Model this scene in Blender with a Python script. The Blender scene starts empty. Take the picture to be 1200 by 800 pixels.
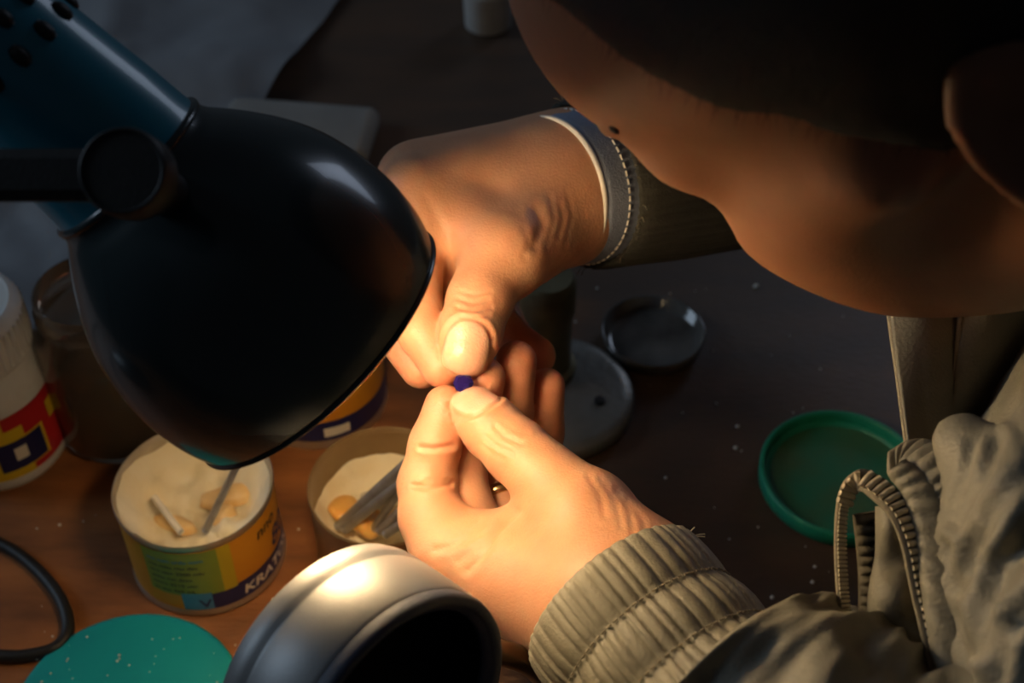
import bpy, math, random
import numpy as np
from mathutils import Vector, noise

# ------------------------------------------------------------------ camera, world, lights
scene = bpy.context.scene
COL = scene.collection
TZ = 0.75                                   # height of the table top
FPX = 1650.0                                # focal length in pixels of the 1200 x 800 frame
PITCH = math.radians(45)
CAM = np.array([0.0, 0.0, TZ + 0.52])
RGT = np.array([1.0, 0.0, 0.0])
UPV = np.array([0.0, math.sin(PITCH), math.cos(PITCH)])
FWD = np.array([0.0, math.cos(PITCH), -math.sin(PITCH)])
cd = bpy.data.cameras.new('camera'); cam = bpy.data.objects.new('camera', cd); COL.objects.link(cam)
cam.location = CAM; cam.rotation_euler = (math.pi / 2 - PITCH, 0, 0)
cd.sensor_width = 36; cd.lens = FPX / 1200 * 36; cd.clip_start = 0.02
cd.dof.use_dof = True; cd.dof.focus_distance = 0.465; cd.dof.aperture_fstop = 12.0
scene.camera = cam
vs = scene.view_settings
vs.view_transform = 'Standard'; vs.look = 'None'; vs.gamma = 1; vs.exposure = 0.0; vs.use_curve_mapping = False
w = bpy.data.worlds.new('world'); scene.world = w; w.use_nodes = True
bg = w.node_tree.nodes['Background']; bg.inputs['Color'].default_value = (0.78, 0.84, 1.0, 1); bg.inputs['Strength'].default_value = 0.018
def window_light(name, loc, target, sx, sy, energy, col):
    ld = bpy.data.lights.new(name, 'AREA'); ld.shape = 'RECTANGLE'; ld.size = sx; ld.size_y = sy; ld.energy = energy; ld.color = col
    lo = bpy.data.objects.new(name, ld); COL.objects.link(lo); lo.location = loc
    lo.rotation_euler = (Vector(target) - lo.location).to_track_quat('-Z', 'Y').to_euler()
window_light('back_window_daylight', (1.35, 2.38, TZ + 1.15), (1.35, 0, TZ + 1.15), 0.8, 1.0, 6.0, (0.66, 0.78, 1.0))
window_light('left_window_daylight', (-2.12, 0.75, TZ + 1.25), (0, 0.75, TZ + 1.0), 0.9, 1.1, 12.0, (0.62, 0.80, 1.0))

# ------------------------------------------------------------------ geometry helpers
def P(px, py, d):
    """world point seen at pixel (px, py) at distance d along the view axis"""
    return CAM + FWD * d + RGT * ((px - 600) / FPX * d) + UPV * ((400 - py) / FPX * d)
def PT(px, py, z=0.0):
    r = FWD + RGT * ((px - 600) / FPX) + UPV * ((400 - py) / FPX)
    return CAM + r * ((TZ + z - CAM[2]) / r[2])
def project(v):
    q = v - CAM; d = q @ FWD
    return 600 + FPX * (q @ RGT) / d, 400 - FPX * (q @ UPV) / d, d
def nrm(v):
    v = np.asarray(v, float); return v / np.linalg.norm(v)
def frame(axis, ref=(0, 0, 1)):
    a = nrm(axis); r = np.asarray(ref, float)
    if abs(a @ r) > 0.95: r = np.array([0, 1.0, 0])
    u = nrm(np.cross(r, a)); return u, np.cross(a, u), a

def tag(o, label=None, cat=None, group=None, kind=None):
    for k, v in (('label', label), ('category', cat), ('group', group), ('kind', kind)):
        if v: o[k] = v
    return o
def empty(name, loc, label=None, cat=None, group=None):
    o = bpy.data.objects.new(name, None); COL.objects.link(o); o.location = loc; o.empty_display_size = 0.02
    return tag(o, label, cat, group)
def root_loc(o):
    l = np.zeros(3)
    while o is not None:
        l = l + np.array(o.location); o = o.parent
    return l
def mesh(name, v, f, mat, parent=None, smooth=True, loc=None, sharp=None):
    """v in world space; origin at loc, or at the parent"""
    v = np.asarray(v, float)
    me = bpy.data.meshes.new(name)
    o = bpy.data.objects.new(name, me); COL.objects.link(o)
    base = root_loc(parent) if parent is not None else np.zeros(3)
    if loc is None:
        loc = base if parent is not None else np.array([(v[:, 0].min() + v[:, 0].max()) / 2, (v[:, 1].min() + v[:, 1].max()) / 2, v[:, 2].min()])
    loc = np.asarray(loc, float)
    me.from_pydata((v - loc).tolist(), [], f if isinstance(f, list) else f.tolist())
    if parent is not None: o.parent = parent
    o.location = loc - base
    if mat: me.materials.append(mat)
    if smooth:
        me.polygons.foreach_set('use_smooth', [True] * len(me.polygons))
        if sharp: me.set_sharp_from_angle(angle=math.radians(sharp))
    me.update()
    return o
def join(*parts):
    V = []; F = []; n = 0
    for v, f in parts:
        V.append(np.asarray(v, float)); F += [[i + n for i in q] for q in (f if isinstance(f, list) else f.tolist())]; n += len(v)
    return np.concatenate(V), F
def grid_faces(n, m, wrap_u=False, wrap_v=False, flip=False):
    F = []
    for i in range(n if wrap_u else n - 1):
        for j in range(m if wrap_v else m - 1):
            a, b = i * m + j, ((i + 1) % n) * m + j
            c, d = ((i + 1) % n) * m + (j + 1) % m, i * m + (j + 1) % m
            F.append([a, d, c, b] if flip else [a, b, c, d])
    return F
def lathe(prof, org, axis=(0, 0, 1), n=64, a0=0, a1=2 * math.pi, ref=(0, 0, 1)):
    """prof: list of (radius, height along axis)"""
    u, w_, a = frame(axis, ref); full = abs(a1 - a0 - 2 * math.pi) < 1e-6
    th = np.linspace(a0, a1, n, endpoint=not full)
    V = np.array([[np.asarray(org) + r * (math.cos(t) * u + math.sin(t) * w_) + h * a for r, h in prof] for t in th]).reshape(-1, 3)
    return V, grid_faces(len(th), len(prof), wrap_u=full)
def catmull(pts, n):
    pts = np.asarray(pts, float); q = np.vstack([2 * pts[0] - pts[1], pts, 2 * pts[-1] - pts[-2]])
    out = []
    segs = len(pts) - 1
    for k in np.linspace(0, segs, n):
        i = min(int(k), segs - 1); t = k - i
        a, b, c, d = q[i], q[i + 1], q[i + 2], q[i + 3]
        out.append(0.5 * (2 * b + (c - a) * t + (2 * a - 5 * b + 4 * c - d) * t * t + (3 * b - a - 3 * c + d) * t ** 3))
    return np.array(out)
def sweep(pts, rad, n=60, m=16, fn=None, cap=True, resample=True):
    """tube along a smooth path; fn(s, theta) multiplies / returns extra radius"""
    c = catmull(pts, n) if resample else np.asarray(pts, float); n = len(c)
    r = np.interp(np.linspace(0, 1, n), np.linspace(0, 1, len(np.atleast_1d(rad))), np.atleast_1d(rad)) if np.size(rad) > 1 else np.full(n, float(rad))
    tg = np.gradient(c, axis=0); tg /= np.linalg.norm(tg, axis=1)[:, None]
    u = frame(tg[0])[0]; V = []
    for i in range(n):
        u = nrm(u - tg[i] * (u @ tg[i])); w_ = np.cross(tg[i], u)
        for j in range(m):
            th = 2 * math.pi * j / m
            rr = r[i] + (fn(i / (n - 1), th) if fn else 0)
            V.append(c[i] + rr * (math.cos(th) * u + math.sin(th) * w_))
    F = grid_faces(n, m, wrap_v=True)
    if cap:
        F.append(list(range(m))[::-1]); F.append([(n - 1) * m + j for j in range(m)])
    return np.array(V), F
def ribbon(pts, wid, thick, nref, n=60, fn=None):
    """flat strip with thickness along a path, its face turned towards nref"""
    c = catmull(pts, n); w_ = np.interp(np.linspace(0, 1, n), np.linspace(0, 1, len(wid)), wid)
    tg = np.gradient(c, axis=0); tg /= np.linalg.norm(tg, axis=1)[:, None]
    V = []
    K = 6
    for i in range(n):
        s = nrm(np.cross(tg[i], nref)); nn = np.cross(s, tg[i])
        for side in (1, -1):
            for k in range(K):
                x = (k / (K - 1) - 0.5) * side
                b = thick * (0.5 if 0 < k < K - 1 else 0.25)
                e = fn(i / (n - 1), x) if fn else 0
                V.append(c[i] + s * x * w_[i] + nn * (b * side + e))
    m = 2 * K
    F = grid_faces(n, m, wrap_v=True); F.append(list(range(m))[::-1]); F.append([(n - 1) * m + j for j in range(m)])
    return np.array(V), F
def box(c, sx, sy, sz, rz=0, bev=0.0):
    """box standing on c, rounded edges"""
    b = min(bev, sz / 2.01); seg = 4; pro = [(0.0, -1)]
    prof = []
    for k in range(seg + 1): prof.append((b * (1 - math.sin(k / seg * math.pi / 2)), b * (1 - math.cos(k / seg * math.pi / 2))))
    for k in range(seg + 1): prof.append((b * (1 - math.cos(k / seg * math.pi / 2)), sz - b + b * math.sin(k / seg * math.pi / 2)))
    V = []; per = []
    for qx, qy, a in ((1, 1, 0), (-1, 1, 90), (-1, -1, 180), (1, -1, 270)):
        for k in range(5): per.append((qx, qy, math.radians(a + k * 22.5)))
    for ins, h in prof:
        for qx, qy, a in per:
            x = qx * (sx / 2 - b) + (b - ins) * math.cos(a); y = qy * (sy / 2 - b) + (b - ins) * math.sin(a)
            V.append((c[0] + x * math.cos(rz) - y * math.sin(rz), c[1] + x * math.sin(rz) + y * math.cos(rz), c[2] + h))
    m = len(per); F = grid_faces(len(prof), m, wrap_v=True, flip=True)
    F.append(list(range(m))[::-1]); F.append([(len(prof) - 1) * m + j for j in range(m)])
    return np.array(V), F

# ------------------------------------------------------------------ signed-distance modelling
def smin(a, b, k):
    h = np.maximum(k - np.abs(a - b), 0) / k
    return np.minimum(a, b) - h * h * k * 0.25
def smax(a, b, k):
    return -smin(-a, -b, k)
def s_cone(p, a, b, ra, rb):
    a = np.asarray(a, float); b = np.asarray(b, float)
    ab = b - a; t = np.clip((p - a) @ ab / (ab @ ab), 0, 1)
    return np.linalg.norm(p - a - t[:, None] * ab, axis=1) - (ra + (rb - ra) * t)
def s_ell(p, c, r):
    q = p - np.asarray(c, float); r = np.asarray(r, float)
    k0 = np.linalg.norm(q / r, axis=1); k1 = np.linalg.norm(q / (r * r), axis=1) + 1e-9
    return k0 * (k0 - 1) / k1
def head_sdf(p, with_ear=True):
    """canonical head in mm: x forward, y to its left, z up, origin between the ear canals"""
    q = p.copy(); q[:, 1] = np.abs(q[:, 1])
    d = s_ell(q, (-6, 0, 46), (96, 76, 82))
    d = smin(d, s_ell(q, (42, 0, 55), (50, 58, 46)), 14)
    d = smin(d, s_ell(q, (42, 0, -12), (50, 56, 76)), 16)
    d = smin(d, s_cone(q, (88, 0, 33), (66, 46, 32), 10, 11), 12)
    d = smin(d, s_cone(q, (70, 40, -4), (18, 66, 4), 15, 10), 26)
    d = smin(d, s_ell(q, (58, 34, -32), (30, 28, 36)), 24)
    d = smin(d, s_cone(q, (4, 48, -50), (74, 12, -86), 19, 15), 28)
    d = smin(d, s_ell(q, (82, 0, -88), (16, 18, 14)), 12)
    d = smax(d, -s_ell(q, (94, 36, 14), (17, 20, 12)), 10)
    d = smin(d, s_ell(q, (76, 32, 13), (13, 13, 13)), 3)
    d = smin(d, s_cone(q, (92, 0, 22), (105, 0, -14), 6, 9.5), 8)
    d = smin(d, s_ell(q, (96, 11, -17), (10, 8, 8)), 5)
    d = smin(d, s_ell(q, (95, 0, -44), (9, 22, 5)), 4)
    d = smin(d, s_ell(q, (94, 0, -53), (9, 20, 6)), 3)
    d = smin(d, s_cone(q, (-28, 0, -30), (-62, 0, -150), 54, 60), 24)
    if not with_ear: return d
    # ear
    c, s = math.cos(0.45), math.sin(0.45)
    e = (q - np.array([-15, 75, -13.0])) / 0.9
    eo = np.stack([e[:, 0] * c + e[:, 1] * s, -e[:, 0] * s + e[:, 1] * c, e[:, 2] + 0.25 * e[:, 0]], 1)
    eo[:, 0] += 8
    ear = s_ell(eo, (0, 0, 0), (18, 6, 32))
    rim = np.abs(np.sqrt((eo[:, 0] / 16) ** 2 + (eo[:, 2] / 30) ** 2) - 1) * 16
    ear = smin(ear, np.sqrt(rim ** 2 + (eo[:, 1] - 4) ** 2) - 3.2, 3)
    ear = smax(ear, -s_ell(eo, (2, 7.5, -1), (11, 9.5, 20)), 3)
    ear = smin(ear, s_ell(eo, (14, 4, -8), (4, 4, 7)), 3)
    d = smin(d, ear * 0.9, 5)
    return d
def surface_nets(fn, lo, hi, h, band=2.0):
    """mesh of fn(p) = 0 inside the box, coarse grid first"""
    lo = np.asarray(lo, float); hi = np.asarray(hi, float); S = 4
    nc = np.ceil((hi - lo) / (h * S)).astype(int) + 1
    ax = [lo[i] + (np.arange(nc[i]) + 0.5) * h * S - h / 2 for i in range(3)]
    G = np.stack(np.meshgrid(*ax, indexing='ij'), -1).reshape(-1, 3)
    fc = fn(G).reshape(nc)
    near = np.abs(fc) < band * S * h
    rep = lambda a: a.repeat(S, 0).repeat(S, 1).repeat(S, 2)
    f = rep(fc).astype(np.float32); idx = np.argwhere(rep(near))
    pf = lo + idx * h
    vals = np.concatenate([fn(pf[i:i + 400000]) for i in range(0, len(pf), 400000)])
    f[idx[:, 0], idx[:, 1], idx[:, 2]] = vals
    s = f < 0
    n = np.array(f.shape)
    cnt = np.zeros(n - 1, np.int8)
    offs = [(i, j, k) for i in (0, 1) for j in (0, 1) for k in (0, 1)]
    for i, j, k in offs:
        cnt += s[i:n[0] - 1 + i, j:n[1] - 1 + j, k:n[2] - 1 + k]
    act = np.argwhere((cnt > 0) & (cnt < 8))
    cv = np.stack([f[act[:, 0] + i, act[:, 1] + j, act[:, 2] + k] for i, j, k in offs], 1)
    acc = np.zeros((len(act), 3)); num = np.zeros(len(act))
    for a in range(8):
        for b in range(a + 1, 8):
            oa, ob = np.array(offs[a]), np.array(offs[b])
            if np.abs(oa - ob).sum() != 1: continue
            m = (cv[:, a] < 0) != (cv[:, b] < 0)
            t = cv[m, a] / (cv[m, a] - cv[m, b])
            acc[m] += oa + t[:, None] * (ob - oa); num[m] += 1
    V = lo + (act + acc / num[:, None]) * h
    ids = -np.ones(n - 1, np.int64); ids[act[:, 0], act[:, 1], act[:, 2]] = np.arange(len(act))
    F = []
    for axn in range(3):
        o = [0, 0, 0]; o[axn] = 1
        sl0 = s[:n[0] - o[0], :n[1] - o[1], :n[2] - o[2]]; sl1 = s[o[0]:, o[1]:, o[2]:]
        e = np.argwhere(sl0 != sl1)
        b, c = (axn + 1) % 3, (axn + 2) % 3
        e = e[(e[:, b] > 0) & (e[:, c] > 0) & (e[:, b] < n[b] - 1) & (e[:, c] < n[c] - 1)]
        inside = s[e[:, 0], e[:, 1], e[:, 2]]
        def cell(db, dc):
            q = e.copy(); q[:, b] -= db; q[:, c] -= dc
            return ids[q[:, 0], q[:, 1], q[:, 2]]
        q = np.stack([cell(1, 1), cell(0, 1), cell(0, 0), cell(1, 0)], 1)
        q[~inside] = q[~inside][:, ::-1]
        F.append(q)
    F = np.concatenate(F)
    return V, F[(F >= 0).all(1)]
def vnormals(V, F):
    fn_ = np.cross(V[F[:, 2]] - V[F[:, 0]], V[F[:, 3]] - V[F[:, 1]])
    N = np.zeros_like(V)
    for k in range(4): np.add.at(N, F[:, k], fn_)
    return N / (np.linalg.norm(N, axis=1)[:, None] + 1e-12)
def laplace(V, F, it=2, lam=0.5):
    for _ in range(it):
        A = np.zeros_like(V); c = np.zeros(len(V))
        for k in range(4):
            for s in (1, 3):
                np.add.at(A, F[:, k], V[F[:, (k + s) % 4]]); np.add.at(c, F[:, k], 1)
        V = V + lam * (A / np.maximum(c, 1)[:, None] - V)
    return V

# ------------------------------------------------------------------ materials
def material(name, col, rough=0.5, metal=0.0, var=None, vscale=60, bump=0.0, bscale=300, coat=0.0, trans=0.0, sss=0.0, ior=1.45, stretch=None, detail=4, spec=0.5, emit=None, alpha=1.0):
    m = bpy.data.materials.new(name); m.use_nodes = True
    nt = m.node_tree; N = nt.nodes; L = nt.links; b = N['Principled BSDF']
    b.inputs['Base Color'].default_value = (*col, 1); b.inputs['Roughness'].default_value = rough; b.inputs['Metallic'].default_value = metal
    b.inputs['Coat Weight'].default_value = coat; b.inputs['Transmission Weight'].default_value = trans; b.inputs['IOR'].default_value = ior
    b.inputs['Specular IOR Level'].default_value = spec; b.inputs['Alpha'].default_value = alpha
    if coat: b.inputs['Coat Roughness'].default_value = 0.08
    tc = N.new('ShaderNodeTexCoord'); src = tc.outputs['Object']
    if stretch:
        mp = N.new('ShaderNodeMapping'); mp.inputs['Scale'].default_value = stretch; L.new(src, mp.inputs['Vector']); src = mp.outputs['Vector']
    if var:
        nz = N.new('ShaderNodeTexNoise'); nz.inputs['Scale'].default_value = vscale; nz.inputs['Detail'].default_value = detail; L.new(src, nz.inputs['Vector'])
        rp = N.new('ShaderNodeValToRGB'); rp.color_ramp.elements[0].position = 0.32; rp.color_ramp.elements[1].position = 0.68
        rp.color_ramp.elements[0].color = (*col, 1); rp.color_ramp.elements[1].color = (*var, 1)
        L.new(nz.outputs['Fac'], rp.inputs['Fac']); L.new(rp.outputs['Color'], b.inputs['Base Color'])
        m['ramp'] = rp.name
    if bump:
        nb = N.new('ShaderNodeTexNoise'); nb.inputs['Scale'].default_value = bscale; nb.inputs['Detail'].default_value = 5; L.new(src, nb.inputs['Vector'])
        bp = N.new('ShaderNodeBump'); bp.inputs['Strength'].default_value = bump; bp.inputs['Distance'].default_value = 0.001
        L.new(nb.outputs['Fac'], bp.inputs['Height']); L.new(bp.outputs['Normal'], b.inputs['Normal'])
    if sss:
        b.inputs['Subsurface Weight'].default_value = sss; b.inputs['Subsurface Radius'].default_value = (1.0, 0.36, 0.2); b.inputs['Subsurface Scale'].default_value = 0.004
    if emit:
        b.inputs['Emission Color'].default_value = (*emit[0], 1); b.inputs['Emission Strength'].default_value = emit[1]
    return m
def skin_material():
    m = material('skin', (0.5, 0.245, 0.14), rough=0.46, var=(0.56, 0.285, 0.165), vscale=90, bump=0.22, bscale=1000, sss=0.5, detail=3)
    nt = m.node_tree; N = nt.nodes; L = nt.links; b = N['Principled BSDF']; rp = N[m['ramp']]
    at = N.new('ShaderNodeAttribute'); at.attribute_name = 'nail'
    mx = N.new('ShaderNodeMix'); mx.data_type = 'RGBA'; L.new(at.outputs['Fac'], mx.inputs['Factor'])
    L.new(rp.outputs['Color'], mx.inputs['A']); mx.inputs['B'].default_value = (0.62, 0.34, 0.24, 1)
    at2 = N.new('ShaderNodeAttribute'); at2.attribute_name = 'flush'
    mx2 = N.new('ShaderNodeMix'); mx2.data_type = 'RGBA'; L.new(at2.outputs['Fac'], mx2.inputs['Factor'])
    L.new(mx.outputs['Result'], mx2.inputs['A']); mx2.inputs['B'].default_value = (0.58, 0.20, 0.12, 1)
    at3 = N.new('ShaderNodeAttribute'); at3.attribute_name = 'mole'
    mx3 = N.new('ShaderNodeMix'); mx3.data_type = 'RGBA'; L.new(at3.outputs['Fac'], mx3.inputs['Factor'])
    L.new(mx2.outputs['Result'], mx3.inputs['A']); mx3.inputs['B'].default_value = (0.03, 0.015, 0.01, 1)
    at4 = N.new('ShaderNodeAttribute'); at4.attribute_name = 'tan'
    mx4 = N.new('ShaderNodeMix'); mx4.data_type = 'RGBA'; mx4.blend_type = 'MULTIPLY'; L.new(at4.outputs['Fac'], mx4.inputs['Factor'])
    L.new(mx3.outputs['Result'], mx4.inputs['A']); mx4.inputs['B'].default_value = (0.50, 0.43, 0.38, 1)  # shade on the face painted into the skin colour of head and body
    L.new(mx4.outputs['Result'], b.inputs['Base Color'])
    mr = N.new('ShaderNodeMapRange'); L.new(at.outputs['Fac'], mr.inputs['Value']); mr.inputs['To Min'].default_value = 0.46; mr.inputs['To Max'].default_value = 0.25
    L.new(mr.outputs['Result'], b.inputs['Roughness'])
    return m
# ------------------------------------------------------------------ setting: floor, wall, table
M = {}
M['wood'] = material('worn_wood', (0.17, 0.062, 0.020), rough=0.5, var=(0.40, 0.145, 0.042), vscale=14, bump=0.35, bscale=160, stretch=(1, 3.5, 1), detail=9)
def paint_shadow(m):
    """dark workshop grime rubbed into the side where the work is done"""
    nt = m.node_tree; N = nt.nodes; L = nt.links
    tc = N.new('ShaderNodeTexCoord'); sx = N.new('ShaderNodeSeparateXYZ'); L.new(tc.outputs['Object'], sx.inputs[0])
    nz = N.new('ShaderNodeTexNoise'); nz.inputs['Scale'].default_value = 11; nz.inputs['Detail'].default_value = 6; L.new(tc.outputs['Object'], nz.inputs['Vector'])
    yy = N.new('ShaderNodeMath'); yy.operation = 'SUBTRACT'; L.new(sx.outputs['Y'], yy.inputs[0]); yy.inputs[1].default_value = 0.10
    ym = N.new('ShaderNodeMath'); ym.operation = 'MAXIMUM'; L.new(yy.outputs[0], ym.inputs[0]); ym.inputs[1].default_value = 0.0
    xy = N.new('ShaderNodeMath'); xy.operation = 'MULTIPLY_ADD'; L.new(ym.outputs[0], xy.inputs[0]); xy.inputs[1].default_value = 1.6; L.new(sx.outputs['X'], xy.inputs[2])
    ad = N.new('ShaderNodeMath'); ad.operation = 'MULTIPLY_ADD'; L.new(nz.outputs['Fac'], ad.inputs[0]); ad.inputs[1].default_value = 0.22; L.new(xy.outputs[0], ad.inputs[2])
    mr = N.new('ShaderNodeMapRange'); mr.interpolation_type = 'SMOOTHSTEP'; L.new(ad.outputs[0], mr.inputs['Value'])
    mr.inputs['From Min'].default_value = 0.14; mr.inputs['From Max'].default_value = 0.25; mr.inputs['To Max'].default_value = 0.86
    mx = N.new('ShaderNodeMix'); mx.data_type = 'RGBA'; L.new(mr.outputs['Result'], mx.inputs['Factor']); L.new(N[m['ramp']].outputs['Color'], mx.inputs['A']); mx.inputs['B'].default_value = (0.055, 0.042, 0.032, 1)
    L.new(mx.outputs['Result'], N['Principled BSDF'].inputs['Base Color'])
paint_shadow(M['wood'])
M['floor'] = material('grey_concrete', (0.12, 0.11, 0.10), rough=0.9, var=(0.17, 0.16, 0.15), vscale=6, bump=0.3, bscale=60)
M['plaster'] = material('grey_plaster', (0.30, 0.30, 0.30), rough=0.9, var=(0.36, 0.35, 0.34), vscale=4, bump=0.2, bscale=80)
tag(mesh('floor', [(-3, -2, 0), (3, -2, 0), (3, 2.6, 0), (-3, 2.6, 0)], [[0, 1, 2, 3]], M['floor'], smooth=False), 'grey concrete floor under the table', kind='structure')
def slab(x0, x1, y0, y1, z0, z1):
    V = [(x, y, z) for z in (z0, z1) for y in (y0, y1) for x in (x0, x1)]
    return V, [[0, 2, 3, 1], [4, 5, 7, 6], [0, 1, 5, 4], [2, 6, 7, 3], [0, 4, 6, 2], [1, 3, 7, 5]]
wv, wf = join(slab(-2.35, .95, 2.45, 2.6, 0, 3), slab(1.75, 3, 2.45, 2.6, 0, 3), slab(.95, 1.75, 2.45, 2.6, 0, 1.4), slab(.95, 1.75, 2.45, 2.6, 2.4, 3))
tag(mesh('wall_back', wv, wf, M['plaster'], smooth=False), 'grey plaster wall with a window opening', kind='structure')
wv, wf = join(slab(-2.35, -2.2, -2, .3, 0, 3), slab(-2.35, -2.2, 1.2, 2.45, 0, 3), slab(-2.35, -2.2, .3, 1.2, 0, 1.45), slab(-2.35, -2.2, .3, 1.2, 2.55, 3))
tag(mesh('wall_left', wv, wf, M['plaster'], smooth=False), 'grey plaster side wall with a window opening', kind='structure')
table = empty('work_table', (-0.1, 0.45, 0), 'worn brown wooden work table lit orange near the glue can', 'table')
tv, tf = box((-0.19, 0.52, TZ - 0.035), 0.92, 1.1, 0.035, 0, 0.006)
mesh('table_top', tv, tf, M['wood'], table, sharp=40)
for x, y in ((-0.6, 0.02), (0.22, 0.02), (-0.6, 1.02), (0.22, 1.02)):
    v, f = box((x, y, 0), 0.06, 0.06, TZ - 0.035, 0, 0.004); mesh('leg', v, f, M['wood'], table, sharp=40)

# ------------------------------------------------------------------ the person: hands, arms, head as one figure
MM = 0.001
R_HEAD = [[-0.4612, -0.2339, -0.8559], [-0.3757, -0.8224, 0.4272], [-0.8038, 0.5186, 0.2914]]
O_HEAD = np.array([115.9, 101.2, -358.72])
R_HEAD = np.array(R_HEAD)
CB = np.stack([RGT, UPV, -FWD], 1)                    # camera axes as columns
def cam_vec(v): return nrm(CB @ np.asarray(v, float))
def head_to_world(q): return CAM + (CB @ (R_HEAD @ (np.asarray(q, float).T)) ).T * MM + (CB @ O_HEAD) * MM
def world_to_head(p): return ((p - CAM) @ CB / MM - O_HEAD) @ R_HEAD

def chain(p, js, k=0.003):
    d = None
    for a, b in zip(js[:-1], js[1:]):
        c = s_cone(p, P(*a[:3]), P(*b[:3]), a[3] * MM, b[3] * MM)
        d = c if d is None else smin(d, c, k)
    return d
def hand_fn(H):
    def fn(p):
        palm = None
        for a, b, ra, rb in H['palm']:
            c = s_cone(p, P(*a), P(*b), ra * MM, rb * MM)
            palm = c if palm is None else smin(palm, c, 0.012)
        for a, b, ra, rb in H.get('cut', []):
            palm = smax(palm, -s_cone(p, P(*a), P(*b), ra * MM, rb * MM), 0.008)
        d = palm
        for js in H['fingers']:
            fk = chain(p, js)
            d = np.minimum(d, smin(palm, fk, 0.008))
        for a, b, ra, rb in H.get('extra', []):
            d = smin(d, s_cone(p, P(*a), P(*b), ra * MM, rb * MM), 0.009)
        return d
    return fn
LH = dict(
    palm=[((736, 720, .444), (532, 648, .482), 26, 12.5), ((740, 724, .448), (562, 652, .495), 25, 12),
          ((745, 726, .454), (605, 648, .508), 24, 11), ((750, 726, .458), (650, 635, .514), 23, 11),
          ((734, 700, .447), (692, 614, .462), 23, 15), ((850, 850, .408), (738, 720, .445), 26, 25.5)],
    extra=[((676, 614, .468), (545, 642, .487), 10, 9), ((600, 690, .468), (660, 690, .458), 13, 17)],
    fingers=[
        [(736, 668, .450, 14), (686, 602, .463, 14), (605, 528, .482, 11.0), (577, 502, .489, 10.5), (557, 483, .494, 9.0)],
        [(526, 650, .482, 11.8), (505, 606, .490, 11), (500, 567, .496, 10), (510, 521, .496, 9.0), (522, 476, .498, 7.6)],
        [(562, 650, .495, 11), (539, 560, .508, 9.2), (552, 500, .510, 8.6), (567, 443, .505, 7.8)],
        [(608, 645, .508, 10.5), (578, 556, .522, 9.0), (597, 485, .520, 8.4), (605, 423, .514, 7.6)],
        [(652, 635, .514, 9.5), (630, 560, .531, 8.0), (637, 505, .531, 7.4), (641, 452, .526, 6.8)]],
    nails=[((557, 483, .494), (605, 528, .482), (0.32, 0.30, 0.9), 9.0, 8.2, 7.4, 0.0)])
RH = dict(
    palm=[((660, 220, .556), (492, 226, .534), 24.5, 13.5), ((662, 214, .560), (484, 212, .547), 24, 13),
          ((665, 210, .566), (488, 207, .556), 23, 12), ((668, 210, .572), (502, 207, .565), 23, 12),
          ((655, 242, .550), (598, 296, .521), 23, 15.5), ((780, 185, .615), (660, 218, .558), 26, 24.5)],
    extra=[((590, 286, .524), (512, 256, .530), 10, 9.5), ((545, 262, .530), (500, 250, .536), 12, 12), ((600, 300, .538), (520, 322, .540), 11, 11)],
    fingers=[
        [(648, 250, .548, 15), (586, 300, .519, 14.2), (562, 352, .507, 11.6), (551, 388, .501, 11.2), (547, 411, .498, 9.8)],
        [(490, 234, .532, 12), (484, 330, .518, 10.2), (495, 387, .508, 9.0), (517, 430, .502, 7.4)],
        [(496, 232, .546, 11.5), (499, 325, .540, 10.2), (466, 388, .532, 9.2), (494, 430, .516, 8.0)],
        [(495, 215, .552, 10.5), (545, 320, .570, 9.2), (594, 394, .560, 8.4), (628, 417, .550, 7.8)],
        [(505, 212, .562, 9.5), (560, 310, .612, 7.6), (592, 372, .618, 7.0), (612, 400, .608, 6.4)]],
    nails=[((547, 411, .498), (562, 352, .507), (0.02, 0.12, 1.0), 9.8, 8.6, 8.2, 2.6)])
CREASES = [   # pixel polyline on the side that faces the viewer, width px, depth mm
    ([(570, 512), (585, 524), (600, 530)], 2.6, 0.3), ([(580, 500), (592, 512), (612, 520)], 2.6, 0.32), ([(564, 520), (578, 532), (590, 538)], 2.4, 0.16),
    ([(590, 494), (603, 504), (618, 508)], 2.4, 0.16),
    ([(494, 524), (508, 526), (530, 522)], 3.0, 0.8), ([(486, 569), (505, 571), (529, 566)], 3.0, 0.9), ([(500, 564), (525, 561)], 2.4, 0.4),
    ([(606, 600), (585, 622), (566, 648), (548, 668)], 4.5, 0.7), ([(510, 644), (540, 634), (572, 618)], 4.5, 0.5), ([(538, 658), (560, 640), (580, 622)], 4.0, 0.35), ([(560, 610), (545, 622), (520, 628)], 4.0, 0.3),
    ([(690, 558), (704, 580), (708, 604)], 3.2, 0.28), ([(704, 562), (722, 588), (728, 616)], 3.0, 0.22), ([(722, 574), (738, 598), (742, 624)], 3.2, 0.25), ([(736, 586), (754, 610), (758, 634)], 3.0, 0.2),
    ([(628, 246), (636, 264), (627, 288)], 5.5, 0.7), ([(644, 230), (650, 258), (640, 292)], 3.0, 0.18), ([(656, 240), (660, 256), (654, 276)], 2.8, 0.22),
    ([(664, 224), (671, 252), (662, 290)], 2.4, 0.10), ([(614, 268), (620, 284), (614, 300)], 3.4, 0.2),
    ([(538, 350), (553, 356), (572, 352)], 2.6, 0.35), ([(536, 360), (552, 365), (575, 360)], 2.6, 0.4), ([(540, 370), (555, 373), (572, 369)], 2.4, 0.25),
    ([(540, 342), (556, 346), (574, 342)], 2.4, 0.25), ([(500, 232), (512, 255), (528, 280), (540, 295)], 5.0, 0.3)]
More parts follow.
